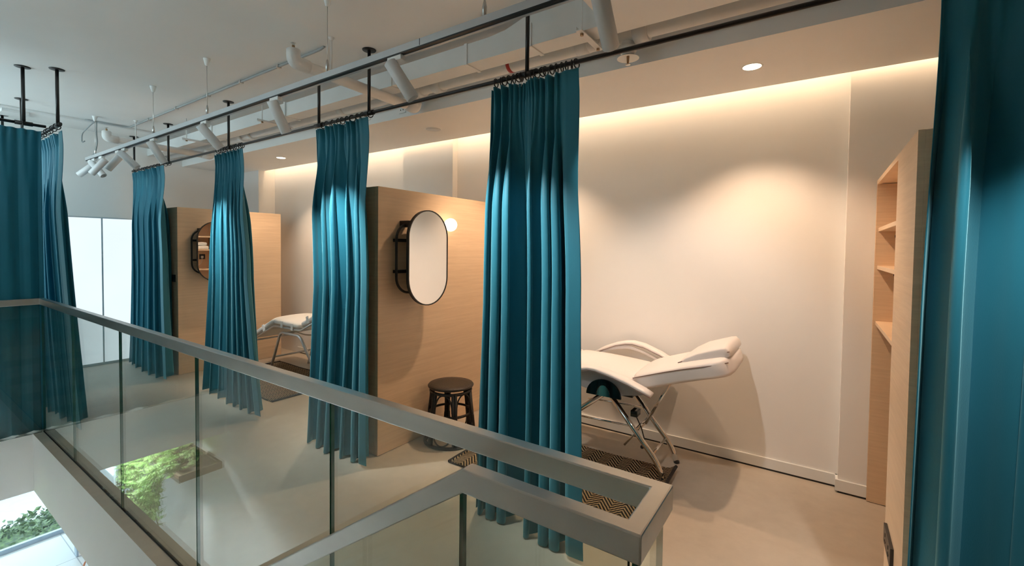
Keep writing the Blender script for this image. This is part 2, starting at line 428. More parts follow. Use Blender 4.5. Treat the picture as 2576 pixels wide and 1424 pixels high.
curtain('curtain', 'teal curtain gathered at the far end of the long rod, beside the glowing frosted wall', G, (-7.30, -6.24), (-7.30, -6.10), (-7.36, -6.06), 2.055, 2.458, .02, 5, .09, 11, flat_end=.12, lim=.095)
curtain('curtain', 'teal curtain flaring wide at its hem, hanging before the far oak cabinet mirror', G, (-5.09, -4.49), (-5.20, -4.29), (-5.36, -4.08), 2.1, 2.458, .02, 6, .08, 23, flat_end=.13)
curtain('curtain', 'teal curtain half covering the middle oak cabinet, left of the near oval mirror', G, (-3.28, -2.63), (-3.22, -2.56), (-3.33, -2.56), 2.07, 2.458, .02, 5, .085, 35, flat_end=.18, lim=.068, widths=[.7, 1.5, 1.1, 1.7, .8])
curtain('curtain', 'broad teal curtain between the black stool and the white treatment bed', G, (-1.585, -1.02), (-1.60, -.955), (-1.64, -.915), 2.09, 2.458, .02, 6, .095, 47, flat_end=.21, nrings=18, widths=[.7, .75, .8, 2.3, .8, .7])
curtain('curtain', 'large teal curtain at the right, covering the end of the open shelf cabinet', G, (.315, 1.05), (.295, 1.05), (.285, 1.05), 2.05, 2.458, .02, 5, .09, 59, flat_end=0., lim=.1)
G2 = 'teal curtains at the stair void'
curtain('curtain', 'dark teal curtain hanging behind the far end glass of the stair void', G2, (-.46, .885), (-.46, .885), (-.46, .885), -5.268, 2.458, .006, 8, .018, 71, axis='y', flat_end=0., nrings=9, lim=.02, rodc=-5.275)
curtain('curtain', 'narrow gathered teal curtain turning the corner at the short black rod', G2, (-6.05, -5.07), (-6.05, -5.0), (-6.05, -4.98), .985, 2.458, .02, 7, .055, 83, flat_end=.2, nrings=8, bot_shift=.12, rodc=.955)

# ------------------------------------------------------------------ rods on ceiling poles
def pole(root, x, y, z=2.503):
    p = tube('pole', [(x, y, z), (x, y, CEIL - .004)], .0115, M['black'], root, 12)
    bm = B(); add_lathe(bm, [(.0, CEIL - .006), (.046, CEIL - .006), (.048, CEIL - .001), (0, CEIL - .0005)], 24, Matrix.Translation((x, y, 0))); obj('flange', bm, M['black'], p)
def clampx(root, x, y, ax, z=2.503):
    d = Vector((.05, 0, 0)) if ax == 'x' else Vector((0, .05, 0)); c = Vector((x, y, z))
    tube('clamp', [c - d, c + d], .017, M['black'], root, 12)
r = thing('curtain_rod', 'long black curtain rod hung from ceiling poles before the treatment booths', 'curtain rod', (-3, 2.1, 2.503))
tube('rod', [(-7.49, 2.1, 2.503), (2.6, 2.1, 2.503)], .0115, M['black'], r, 12)
for x in (-7.43, -6.302, -4.812, -3.297, -2.685, -1.348, .62, 2.3):
    pole(r, x, 2.1); clampx(r, x, 2.1, 'x')
r = thing('curtain_rod', 'black curtain rod over the far end of the stair void, running towards the front wall', 'curtain rod', (-5.275, .3, 2.503))
tube('rod', [(-5.275, -.46, 2.503), (-5.275, .915, 2.503)], .0115, M['black'], r, 12)
for y in (.79, -.3): pole(r, -5.275, y); clampx(r, -5.275, y, 'y')
r = thing('curtain_rod', 'black curtain rod with three ceiling poles, running behind the void corner to the frosted wall', 'curtain rod', (-6.3, .955, 2.503))
tube('rod', [(-7.5, .955, 2.503), (-5.03, .955, 2.503)], .0115, M['black'], r, 12)
for x in (-5.11, -6.46, -7.45): pole(r, x, .955); clampx(r, x, .955, 'x')

# ------------------------------------------------------------------ divider cabinets
PITCH = 3.585
def cabinet(xr, label):
    xl = xr - .65; y0, y1 = 2.158, 3.56 if xr > -5 else 3.39; zt = 1.99; ny0, ny1 = 2.65, y1 - .03
    c = thing('divider_cabinet', label, 'cabinet', (xl + .325, (y0 + y1) / 2, 0), 'oak cabinets dividing the booths')
    box('mirror_panel', (xr - .03, y0, .004), (xr, y1, zt), M['oak'], c, .0015)
    box('end_panel', (xl + .02, y0, .004), (xr - .03, y0 + .02, zt), M['oak'], c, .0015)
    bm = B(); add_box(bm, (xl, y0, .004), (xl + .02, ny0, zt)); add_box(bm, (xl, ny0, 1.965), (xl + .02, y1, zt)); add_box(bm, (xl, ny1, .004), (xl + .02, y1, 1.965))
    obj('face_panel', bm, M['oak'], c)
    box('top_panel', (xl + .02, y0 + .02, zt - .02), (xr - .03, y1, zt), M['oak'], c)
    box('niche_back', (xl + .36, ny0, .004), (xl + .378, ny1, 1.965), M['oak'], c)
    bm = B(); add_box(bm, (xl + .02, ny0 - .018, .004), (xl + .378, ny0, 1.965)); add_box(bm, (xl + .02, ny1, .004), (xl + .378, ny1 + .018, 1.965)); obj('niche_side', bm, M['oak'], c)
    for z in (1.70, 1.47, 1.13):
        box('shelf', (xl + .012, ny0, z - .022), (xl + .36, ny1, z), M['oak'], c, .001)
        bm = B()
        for yy in (ny1 - .006,):
            for xx in (xl + .09, xl + .28): add_box(bm, (xx, yy, z - .06), (xx + .012, yy + .006, z - .045))
        obj('shelf_pin', bm, M['socketb'], c)
    return c
cabinet(.93, 'oak shelf cabinet behind the large right curtain, its open niche shelves facing the treatment bed')
cabinet(-2.655, 'middle oak cabinet with the oval mirror and the black stool before it')
cabinet(-6.24, 'far oak cabinet beyond the second treatment bed, nearest the frosted wall')

# sockets and switches
t = thing('power_socket', 'black double power socket low on the right shelf cabinet', 'socket', (.28, 2.47, .31))
box('plate', (.268, 2.36, .262), (.28, 2.58, .345), M['socketb'], t, .002)
for yy in (2.42, 2.52):
    bm = B(); add_box(bm, (.2665, yy - .004, .31), (.268, yy + .004, .325)); add_box(bm, (.2665, yy - .012, .285), (.268, yy - .006, .293)); add_box(bm, (.2665, yy + .006, .285), (.268, yy + .012, .293)); obj('socket_hole', bm, M['trackblack'], t)
t = thing('light_switch', 'black switch plate on the end of the far oak cabinet', 'switch', (-6.34, 2.15, 1.15))
box('plate', (-6.385, 2.148, 1.105), (-6.30, 2.158, 1.19), M['socketb'], t, .002); box('rocker', (-6.36, 2.145, 1.125), (-6.325, 2.148, 1.17), M['black'], t)
t = thing('power_socket', 'white three pin socket on the soffit edge above the middle cabinet', 'socket', (-2.98, 2.68, 2.735))
box('plate', (-3.02, 2.67, 2.695), (-2.937, 2.68, 2.775), M['white'], t, .002)
bm = B(); add_box(bm, (-2.983, 2.6685, 2.744), (-2.975, 2.67, 2.758)); add_box(bm, (-2.998, 2.6685, 2.716), (-2.99, 2.67, 2.726)); add_box(bm, (-2.968, 2.6685, 2.716), (-2.96, 2.67, 2.726)); obj('socket_hole', bm, M['trackblack'], t)
t = thing('power_socket', 'black socket inside the middle cabinet niche, seen in the far mirror', 'socket', (-2.95, 3.42, 1.34))
box('plate', (-2.953, 3.38, 1.29), (-2.945, 3.47, 1.38), M['socketb'], t)
t = thing('power_plug', 'white plug and lead in the niche socket seen in the far mirror', 'plug', (-2.96, 3.41, 1.33))
box('plug_body', (-2.985, 3.40, 1.31), (-2.953, 3.435, 1.35), M['white'], t, .004)
tube('lead', bend([(-2.975, 3.415, 1.31), (-2.99, 3.40, 1.22), (-2.97, 3.33, 1.16), (-2.98, 3.28, 1.135)], .04), .004, M['white'], t)
# folded towels in the niche
for i, (z, s) in enumerate(((1.472, 0), (1.535, .02))):
    bm = B(); pts = []
    add_box(bm, (-3.27 + s, 3.10 + s, z), (-3.03, 3.42 - s, z + .058))
    bmesh.ops.subdivide_edges(bm, edges=bm.edges, cuts=3, use_grid_fill=True)
    for v in bm.verts: v.co.z += .006 * math.sin(v.co.y * 40 + i) if v.co.z > z + .03 else 0
    o = obj('folded_towel', bm, M['towel'], None, smooth=True); md = o.modifiers.new('b', 'BEVEL'); md.width = .02; md.segments = 3
    tag(o, ('lower', 'upper')[i] + ' white folded towel stacked in the middle cabinet niche, seen in the far mirror', 'towel', 'folded towels in the niche')

# ------------------------------------------------------------------ mirrors and globe lamps
def oval(cy, cz, hw, hh, n=14):
    pts = []
    for k in range(n + 1): a = PI * k / n; pts.append((cy + hw * math.cos(a), cz + (hh - hw) + hw * math.sin(a)))
    for k in range(n + 1): a = PI + PI * k / n; pts.append((cy + hw * math.cos(a), cz - (hh - hw) + hw * math.sin(a)))
    return pts
def wall_mirror(xw, label, rot, dz=0.):
    t = thing('wall_mirror', label, 'mirror', (xw, 2.5, 1.46), 'oval mirrors on the cabinets')
    # black rack fixed to the panel
    bm = B(); ov = []
    for cy_, cz_, a0 in ((2.507, 1.607, 0), (2.403, 1.607, .5), (2.403, 1.323, 1.), (2.507, 1.323, 1.5)):
        ov += [(cy_ + .12 * math.cos(PI * (a0 + k / 16)), cz_ + .12 * math.sin(PI * (a0 + k / 16))) for k in range(9)]
    add_tube(bm, [(xw + .055, y, z) for y, z in ov], .010, 8, True); obj('rack_frame', bm, M['black'], t)
    for z in (1.60, 1.365):
        box('rack_shelf', (xw + .004, 2.292, z - .012), (xw + .062, 2.618, z + .012), M['black'], t, .002)
    box('bracket', (xw, 2.36, 1.70), (xw + .10, 2.42, 1.75), M['black'], t, .003)
    # swinging oval mirror
    c = Vector((xw + .15, 2.515, 1.468)); mt = Matrix.Translation(c) @ Matrix.Rotation(rot, 4, 'Z')
    bm = B(); fr = oval(0, 0, .212, .368, 20)
    A = [bm.verts.new(mt @ Vector((-.012, y, z))) for y, z in fr]; C = [bm.verts.new(mt @ Vector((.012, y, z))) for y, z in fr]
    fi = oval(0, 0, .203, .359, 20); D = [bm.verts.new(mt @ Vector((.012, y, z))) for y, z in fi]; E_ = [bm.verts.new(mt @ Vector((.008, y, z))) for y, z in fi]
    n = len(fr); bm.faces.new(A)
    for i in range(n):
        j = (i + 1) % n
        for p, q in ((A, C), (C, D), (D, E_)): bm.faces.new((p[i], p[j], q[j], q[i]))
    obj('mirror_frame', bm, M['black'], t)
    bm = B(); bm.faces.new([bm.verts.new(mt @ Vector((.009, y, z))) for y, z in fi]); obj('mirror_glass', bm, M['mirror'], t)
    bm = B(); add_tube(bm, [(xw + .06, 2.45, 1.725), tuple(mt @ Vector((-.012, -.02, .25)))], .012, 8); obj('pivot_arm', bm, M['black'], t)
    return t
wall_mirror(-2.655, 'black framed oval mirror above the rattan stool on the middle oak cabinet', 0.)
wall_mirror(-6.24, 'black framed oval mirror half hidden behind the flaring curtain on the far oak cabinet', -.02)
def globe(xw, label):
    t = thing('wall_lamp', label, 'lamp', (xw, 2.86, 1.74), 'globe lamps beside the mirrors')
    bm = B(); prof = [(.055 * math.sin(PI * k / 14), 1.742 - .055 * math.cos(PI * k / 14)) for k in range(15)]
    add_lathe(bm, prof, 24, Matrix.Translation((xw + .07, 2.86, 0))); obj('globe', bm, M['globe'], t)
    bm = B(); add_lathe(bm, [(.03, 0), (.03, .018), (.016, .022)], 18, align((xw, 2.86, 1.742), (xw + .1, 2.86, 1.742))); obj('mount', bm, M['white'], t)
globe(-2.655, 'glowing white globe lamp right of the near oval mirror'); globe(-6.24, 'glowing globe lamp peeping out beside the flaring curtain on the far cabinet')

# ------------------------------------------------------------------ treatment beds
def cushion(stations, hw, th, n=48, ex=3.2, cy=0., crown=.0):
    """stations: (x, z_top, tangent angle); sweeps a rounded slab of half width hw, thickness th"""
    bm = B(); rings = []
    for st in stations:
        x, z, a = st[:3]; k = st[3] if len(st) > 3 else 1.; kw = st[4] if len(st) > 4 else 1.
        nx, nz = -math.sin(a), math.cos(a); ring = []
        for j in range(n):
            p = 2 * PI * j / n; c, s = math.cos(p), math.sin(p)
            cy_ = math.copysign(abs(c) ** (2 / ex), c) * hw * kw; cz_ = math.copysign(abs(s) ** (2 / ex), s) * th / 2 * k
            if s > 0: cz_ += crown * (1 - (cy_ / hw) ** 2)
            d = cz_ - th / 2
            ring.append(bm.verts.new((x + nx * d, cy + cy_, z + nz * d)))
        rings.append(ring)
    for a, b in zip(rings, rings[1:]):
        for j in range(n):
            f = bm.faces.new((a[j], a[(j + 1) % n], b[(j + 1) % n], b[j])); f.smooth = True
    for ring in (rings[0], rings[-1]): bm.faces.new(ring).smooth = True
    return bm
def slab_path(x0, z0, x1, z1, rnd=.05, k=9, curve=0.):
    a = math.atan2(z1 - z0, x1 - x0); out = []
    ln = math.hypot(x1 - x0, z1 - z0)
    ts = [0, .01, .03, .06] + [.1 + .8 * i / k for i in range(k + 1)] + [.94, .97, .99, 1.]
    for t in ts:
        e = min(t, 1 - t) * ln / rnd; sc = 1. if e >= 1 else math.sqrt(max(.0, 1 - (1 - e) ** 2)) * .75 + .25
        out.append((x0 + (x1 - x0) * t, z0 + (z1 - z0) * t + curve * math.sin(PI * t), a, sc, .55 + .45 * sc if sc < 1 else 1.))
    return out
def plan_round(st, x0, x1):
    return [(x, z, a, k, kw * (1 if x < x0 else .62 + .38 * math.sqrt(max(0, 1 - ((x - x0) / (x1 - x0)) ** 2)))) for x, z, a, k, kw in st]
bed = thing('treatment_bed', 'white padded treatment bed with chrome legs and a headrest pillow, on the near rug', 'treatment bed', (-1.25, 3.19, 0))
YC = 3.19
obj('seat', cushion(slab_path(-1.62, .715, -1.0, .69, .05, curve=.01), .285, .115, cy=YC, crown=.010, ex=6), M['vinyl'], bed)
back = obj('backrest', cushion(plan_round(slab_path(-1.03, .712, -.425, .915, .06, curve=.01), -.55, -.425), .29, .12, cy=YC, crown=.010, ex=6), M['vinyl'], bed)
obj('leg_rest', cushion(slab_path(-2.05, .58, -1.60, .735, .05), .28, .11, cy=YC, crown=.01), M['vinyl'], bed)
pil = obj('pillow', cushion([(x - .045, z - .022, t_ - .03, *r_) for x, z, t_, *r_ in ((-.70, .853, .36, .25, .93), (-.685, .872, .36, .5, .97), (-.65, .895, .36, .8), (-.58, .93, .36, 1.), (-.50, .958, .36, 1.05), (-.44, .980, .36, 1.05), (-.415, .988, .36, .95, .98), (-.40, .985, .36, .55, .93))], .235, .075, cy=YC + .02, crown=.006, ex=8), M['vinyl'], bed)
for nm, par, x0, z0, x1, z1, yy in (('piping', back, -1.0, .722, -.435, .90, 2.897), ('piping', back, -1.0, .722, -.435, .90, 3.483)):
    tube(nm, [(x0 + (x1 - x0) * k / 12, yy + (0 if k < 9 else (.055 * (k - 9) ** 2 / 9) * (1 if yy < 3.2 else -1)), z0 + (z1 - z0) * k / 12 - .022 + .01 * math.sin(PI * k / 12)) for k in range(13)], .0032, M['piping'], par, 6)
tube('piping', [(-.735 + .30 * k / 8, 2.983 , .826 + .112 * k / 8 + .012 * math.sin(PI * k / 8)) for k in range(9)], .003, M['piping'], pil, 6)
for yy, nm in ((2.845, 'armrest'), (3.545, 'armrest')):
    pts = [(-1.56, .66), (-1.46, .705), (-1.36, .738), (-1.29, .755), (-1.23, .755), (-1.13, .735), (-1.0, .70), (-.9, .665), (-.85, .645)] if yy < 3.2 else [(-1.56, .69), (-1.46, .745), (-1.36, .79), (-1.28, .812), (-1.22, .818), (-1.13, .805), (-1.0, .76), (-.88, .70), (-.83, .67)]
    st = []
    for i, (x, z) in enumerate(pts):
        a0 = pts[max(0, i - 1)]; a1 = pts[min(len(pts) - 1, i + 1)]; st.append((x, z, math.atan2(a1[1] - a0[1], a1[0] - a0[0]), .7 if i in (0, len(pts) - 1) else 1., .9 if i in (0, len(pts) - 1) else 1.))
    ar = obj(nm, cushion(st, .042, .038, cy=yy, ex=2.6), M['vinyl'], bed)
    tube('piping', [(x, yy - .040, z - .026) for x, z in pts], .0032, M['piping'], ar, 6)
    bm = B(); s = -1 if yy > 3.2 else 1; y_ = yy + s * .03
    add_prism(bm, [(-1.50, .66), (-1.36, .715), (-1.25, .732), (-1.0, .67), (-.87, .628), (-.95, .60), (-1.08, .575), (-1.28, .575), (-1.42, .60)] if yy < 3.2 else [(-1.5, .69), (-1.36, .755), (-1.28, .775), (-1.22, .775), (-1.13, .75), (-1.0, .70), (-.88, .645), (-1.0, .68), (-1.13, .735), (-1.25, .755), (-1.36, .735)], 'y', y_ - .006, y_ + .006)
    obj('arm_side', bm, M['armgrey'] if yy < 3.2 else M['vinyl'], ar)  # near arm side plain grey, far one white vinyl
bm = B(); ring = [(-1.185 + .125 * math.cos(PI * k / 20), .555 + .115 * math.sin(PI * k / 20)) for k in range(21)] + [(-1.185 + .05 * math.cos(PI - PI * k / 10), .555 + .075 * math.sin(PI - PI * k / 10)) for k in range(11)]
add_prism(bm, ring, 'y', 2.845, 2.862); obj('hinge_cover', bm, M['darkchrome'], bed, .003)
bm = B(); add_prism(bm, [(-1.235, .555), (-1.225, .60), (-1.2, .628), (-1.185, .633), (-1.17, .628), (-1.15, .6), (-1.135, .555)], 'y', 2.85, 2.858); obj('hinge_plate', bm, M['chrome'], bed)
def leg(pts, r=.019, par=bed, m='chrome', nm='leg'):
    o = tube(nm, bend(pts, .12, 8), r, M[m], par, 14)
    return o
for yy in (3.02, 3.36):
    FZ = .014 if yy < 3.2 else .004
    lg = leg([(-1.235, yy, .555), (-.865, yy, .125), (-.82, yy, FZ)]); tube('foot_cap', [(-.8205, yy, FZ - .001), (-.822, yy, FZ + .012)], .0205, M['black'], lg, 12)
    lg = leg([(-1.215, yy, .545), (-1.72, yy, .14), (-1.78, yy, FZ)]); tube('foot_cap', [(-1.7795, yy, FZ - .001), (-1.777, yy, FZ + .012)], .0205, M['black'], lg, 12)
for (x, z) in ((-1.02, .305), (-.90, .165), (-1.62, .215)): tube('crossbar', [(x, 3.02, z), (x, 3.36, z)], .010, M['chrome'], bed, 8)
tube('crossbar', [(-1.04, 3.02, .33), (-1.5, 3.02, .315)], .007, M['chrome'], bed, 8)
tube('crossbar', [(-1.04, 3.36, .36), (-1.5, 3.30, .36)], .007, M['chrome'], bed, 8)
tube('brace', [(-.80, 3.19, .69), (-1.0, 3.19, .305)], .011, M['chrome'], bed, 8)
tube('brace', [(-1.0, 3.19, .31), (-1.13, 3.12, .14)], .008, M['chrome'], bed, 8)
tube('crank', [(-1.08, 3.18, .37), (-1.0, 3.10, .30), (-.96, 3.06, .225), (-.975, 3.045, .20)], .0045, M['black'], bed, 6)
bm = B(); add_lathe(bm, [(.0, -.014), (.011, -.008), (.013, 0), (.011, .008), (0, .014)], 12, Matrix.Translation((-.975, 3.045, .192))); obj('crank_knob', bm, M['black'], bed)
bm = B(); add_box(bm, (-1.10, 3.15, .345), (-1.05, 3.23, .39)); obj('crank_box', bm, M['darkchrome'], bed, .004)
bm = B(); add_box(bm, (-1.35, 2.96, .545), (-1.02, 3.42, .575)); obj('under_frame', bm, M['black'], bed, .004)

bed = thing('treatment_bed', 'white reclining treatment bed on a silver tubular frame, between the two far curtains', 'treatment bed', (-5.0, 3.1, 0))
YC = 3.12
obj('seat', cushion(slab_path(-5.44, .685, -4.86, .675, .04), .27, .095, cy=YC, crown=.01), M['canvas'], bed)
obj('leg_rest', cushion(slab_path(-6.02, .42, -5.43, .69, .05), .27, .085, cy=YC, crown=.01), M['canvas'], bed)
obj('backrest', cushion(slab_path(-4.88, .685, -4.15, 1.0, .05), .27, .095, cy=YC, crown=.01), M['canvas'], bed)
for yy in (2.87, 3.37):
    tube('side_rail', bend([(-5.98, yy, .33), (-5.43, yy, .58), (-4.87, yy, .58), (-4.2, yy, .88)], .05), .013, M['silver'], bed, 10)
    tube('leg_frame', bend([(-5.54, yy, .004), (-5.295, yy, .515), (-4.885, yy, .515), (-4.45, yy, .004)], .06, 8), .016, M['silver'], bed, 12)
tube('crossbar', [(-5.44, 2.87, .20), (-5.44, 3.37, .20)], .011, M['silver'], bed); tube('crossbar', [(-4.62, 2.87, .205), (-4.62, 3.37, .205)], .011, M['silver'], bed)
tube('crossbar', [(-5.2, 2.87, .515), (-5.2, 3.37, .515)], .011, M['silver'], bed); tube('crossbar', [(-5.98, 2.87, .33), (-5.98, 3.37, .33)], .012, M['silver'], bed)
tube('arm_bow', bend([(-6.0, 3.40, .40), (-5.7, 3.41, .35), (-5.3, 3.41, .40), (-5.0, 3.40, .52)], .2, 8), .011, M['silver'], bed)
for (x, z, a) in ((-5.66, .54, .43), (-5.24, .625, 0.), (-5.02, .62, 0.), (-4.7, .735, .41), (-4.45, .845, .41)):
    bm = B(); add_box(bm, (-.022, 2.855, -.05), (.022, 3.385, -.046)); add_box(bm, (-.022, 2.848, -.05), (.022, 2.856, .03))
    mt = Matrix.Translation((x, 0, z)) @ Matrix.Rotation(-a, 4, 'Y'); bmesh.ops.transform(bm, matrix=mt, verts=bm.verts); obj('strap', bm, M['canvas'], bed)

# ------------------------------------------------------------------ rattan stool
st = thing('rattan_stool', 'round black rattan stool beneath the near oval mirror', 'stool', (-2.425, 2.70, 0)); cx, cy = -2.425, 2.70
bm = B(); T = Matrix.Translation((cx, cy, 0))
add_lathe(bm, [(.0, .436), (.168, .436), (.180, .441), (.184, .450), (.176, .459), (.12, .463), (0, .464)], 36, T); obj('seat', bm, M['weave'], st)
RT, RB, ZT = .158, .205, .425
def sp(a, z, dr=0.): R = RB + (RT - RB) * (z / ZT) + dr; return (cx + R * math.cos(a), cy + R * math.sin(a), z)
bm = B(); add_tube(bm, [sp(2 * PI * k / 36, .012) for k in range(36)], .013, 8, True); obj('base_ring', bm, M['rattan'], st)
bm = B(); add_tube(bm, [sp(2 * PI * k / 36, .41) for k in range(36)], .012, 8, True); obj('top_ring', bm, M['rattan'], st)
bm = B(); add_tube(bm, [sp(2 * PI * k / 36, .235, -.012) for k in range(36)], .010, 8, True); obj('middle_ring', bm, M['rattan'], st)
NL = 6
for i in range(NL):
    a = 2 * PI * i / NL + .35
    bm = B(); add_tube(bm, [sp(a - .035, .015), sp(a - .045, .42)], .0115, 8); add_tube(bm, [sp(a + .075, .015), sp(a + .09, .42)], .0115, 8); obj('leg', bm, M['rattan'], st)
    bm = B(); add_tube(bm, [sp(a + .02, .235, -.006 + 0 * k) for k in range(2)] + [sp(a + .03, .236, .012)], .016, 8); obj('binding', bm, M['rattan'], st)
    w_ = 2 * PI / NL; mid = a + w_ / 2 + .02; hwid = w_ / 2 - .10
    bm = B(); add_tube(bm, [sp(mid + hwid * math.cos(t_), .27 + .135 * math.sin(t_) ** .8) for t_ in [PI * k / 14 for k in range(15)]], .0065, 6); obj('upper_arch', bm, M['rattan'], st)
    bm = B(); add_tube(bm, [sp(mid + hwid * math.cos(t_), .165 - .140 * math.sin(t_) ** .8) for t_ in [PI * k / 14 for k in range(15)]], .0065, 6); obj('lower_arch', bm, M['rattan'], st)

# ------------------------------------------------------------------ rugs
def rug(x0, x1, y0, y1, rot, label, curl):
    t = thing('woven_rug', label, 'rug', ((x0 + x1) / 2, (y0 + y1) / 2, 0), 'herringbone rugs under the beds')
    bm = B(); nx, ny = 40, 20; rows = []
    for i in range(nx + 1):
        x = x0 + (x1 - x0) * i / nx; row = []
        for j in range(ny + 1):
            y = y0 + (y1 - y0) * j / ny
            z = .008 + .0025 * math.sin(9 * x + 3 * y) * (.4 + .6 * abs(2 * j / ny - 1)) + (curl * max(0, (i - nx + 2) / 2) ** 2)
            row.append(bm.verts.new((x, y, z)))
        rows.append(row)
    for a, b in zip(rows, rows[1:]):
        for j in range(ny): f = bm.faces.new((a[j], b[j], b[j + 1], a[j + 1])); f.smooth = True
    o = obj('weave', bm, M['rug'], t); md = o.modifiers.new('s', 'SOLIDIFY'); md.thickness = .007; md.offset = -1
    for xx, c_ in ((x0, 0), (x1, curl)): tube('hem', [(xx, y0 + (y1 - y0) * k / 10, .009 + c_ + .002 * math.sin(k)) for k in range(11)], .011, M['rugedge'], t, 8)
    for yy in (y0, y1): tube('binding', [(x0 + (x1 - x0) * k / 20, yy, .007 + .0025 * math.sin(9 * (x0 + (x1 - x0) * k / 20) + 3 * yy)) for k in range(20)], .006, M['rugedge'], t, 6)
    t.rotation_euler.z = rot
rug(-2.18, -.775, 2.42, 3.19, .03, 'black and natural herringbone rug under the near treatment bed', .035)
rug(-5.90, -4.43, 2.32, 3.18, -.01, 'black and natural herringbone rug under the far silver framed bed', .0)

# ------------------------------------------------------------------ glass balustrade
rl = thing('glass_balustrade', 'frameless glass balustrade with a square steel handrail around the stair void', 'railing', (-2.7, .87, 0))
def pane(p0, p1, z0, z1, th=.012):
    """upright pane between two floor points; z can be pairs for a sloping pane"""
    p0, p1 = Vector((*p0, 0)), Vector((*p1, 0)); d = (p1 - p0).normalized(); n = Vector((-d.y, d.x, 0)) * th / 2
    za, zb = (z0, z0) if not isinstance(z0, tuple) else z0; zc, zd = (z1, z1) if not isinstance(z1, tuple) else z1
    bm = B(); vs = [bm.verts.new(q) for q in ((p0 - n) + Vector((0, 0, za)), (p1 - n) + Vector((0, 0, zb)), (p1 - n) + Vector((0, 0, zd)), (p0 - n) + Vector((0, 0, zc)),
                                             (p0 + n) + Vector((0, 0, za)), (p1 + n) + Vector((0, 0, zb)), (p1 + n) + Vector((0, 0, zd)), (p0 + n) + Vector((0, 0, zc)))]
    for q, mi in (((0, 1, 2, 3), 0), ((4, 7, 6, 5), 0), ((0, 3, 7, 4), 1), ((1, 5, 6, 2), 1), ((0, 4, 5, 1), 1), ((3, 2, 6, 7), 1)):
        bm.faces.new([vs[i] for i in q]).material_index = mi
    obj('glass_panel', bm, [M['glass'], M['glassedge']], rl)
YG = .868; YS = .708; XE = -.237
js = [-5.24, -4.336, -3.338, -2.309, -1.292, XE]
for a, b in zip(js, js[1:]): pane((a + .004, YG), (b - .004, YG), -.0, 1.06)
pane((XE, YS + .01), (XE, YG - .012), .0, 1.06)
pane((-.595, YS), (XE - .008, YS), .0, 1.06)
for y0, y1 in ((-.49, .33), (.338, YG - .02)): pane((-5.229, y0), (-5.229, y1), 0., 1.06)
SLOPE = .68
def zs(x): return 1.075 + (x + .585) * SLOPE
x0 = -.60
for x1 in (-1.318, -2.3, -3.3, -4.3):
    pane((x0 - .004, YS), (x1 + .004, YS), (zs(x0) - 1.2, zs(x1) - 1.2), (zs(x0) - .02, zs(x1) - .02)); x0 = x1
def rail(pts, w=.034, h=.05, nm='handrail'):
    """mitred rectangular tube, top at the given z"""
    pts = [Vector(p) for p in pts]; bm = B(); rings = []
    for i, p in enumerate(pts):
        ds = []
        if i > 0: ds.append((p - pts[i - 1]).normalized())
        if i < len(pts) - 1: ds.append((pts[i + 1] - p).normalized())
        sides = [Vector((-d.y, d.x, 0)).normalized() for d in ds]
        s = sum(sides, Vector()); s = s / s.length_squared * len(sides) / 1.0 if len(sides) == 1 else (sides[0] + sides[1]) / (1 + sides[0].dot(sides[1]))
        rings.append([bm.verts.new(p + s * a * w / 2 + Vector((0, 0, b))) for a, b in ((-1, 0), (1, 0), (1, -h), (-1, -h))])
    for a, b in zip(rings, rings[1:]):
        for j in range(4): bm.faces.new((a[j], a[(j + 1) % 4], b[(j + 1) % 4], b[j]))
    bm.faces.new(rings[0]); bm.faces.new(rings[-1][::-1])
    return obj(nm, bm, M['steel'], rl, .003)
rail([(-5.232, -.49, 1.10), (-5.232, YG - .004, 1.10), (XE, YG - .004, 1.10), (XE, YS, 1.10), (-.588, YS, 1.10), (-4.35, YS, 1.10 - (4.35 - .588) * SLOPE)])
bm = B(); add_box(bm, (-5.23, YG - .009, .0), (XE, YG - .0055, .003)); obj('base_joint', bm, M['trackblack'], rl)

# stairs and wall handrail
sr = thing('staircase', 'straight stair descending inside the void beside the front wall', 'staircase', (-2.6, .1, LOW))
n = 13; rise = -LOW / n; run = rise / SLOPE
for i in range(1, n):
    x = VX1 - (i - 1) * run
    box('tread', (x - run - .02, VY0 + .01, -i * rise - .04), (x, .66, -i * rise), M['stair'], sr, .003)
    box('riser', (x - .012, VY0 + .01, -i * rise), (x, .66, -(i - 1) * rise - .04 if i > 1 else 0 - .001), M['wall'], sr)
bm = B(); zt = -.02
add_prism(bm, [(VX1, SLAB), (VX1, 0 - rise), (VX1 - (n - 1) * run, LOW + rise * .1), (VX1 - (n - 1) * run, LOW), (VX1 - (n - 1) * run + .35, LOW)], 'y', .66, .70); obj('stringer', bm, M['wall'], sr)
wr = thing('stair_handrail', 'white double handrail fixed to the front wall above the stair', 'handrail', (-2.6, -.45, 0))
for dz in (0., -.075):
    tube('rail', [(-.4, -.45, .905 + dz - .0), (-4.3, -.45, .905 + dz - 3.9 * SLOPE)], .017, M['white'], wr, 10)
for x in (-.7, -1.9, -3.1, -4.2): 
    z = .905 - (-.4 - x) * SLOPE
    tube('bracket', [(x, -.5, z - .04), (x, -.45, z - .04)], .010, M['white'], wr, 8)

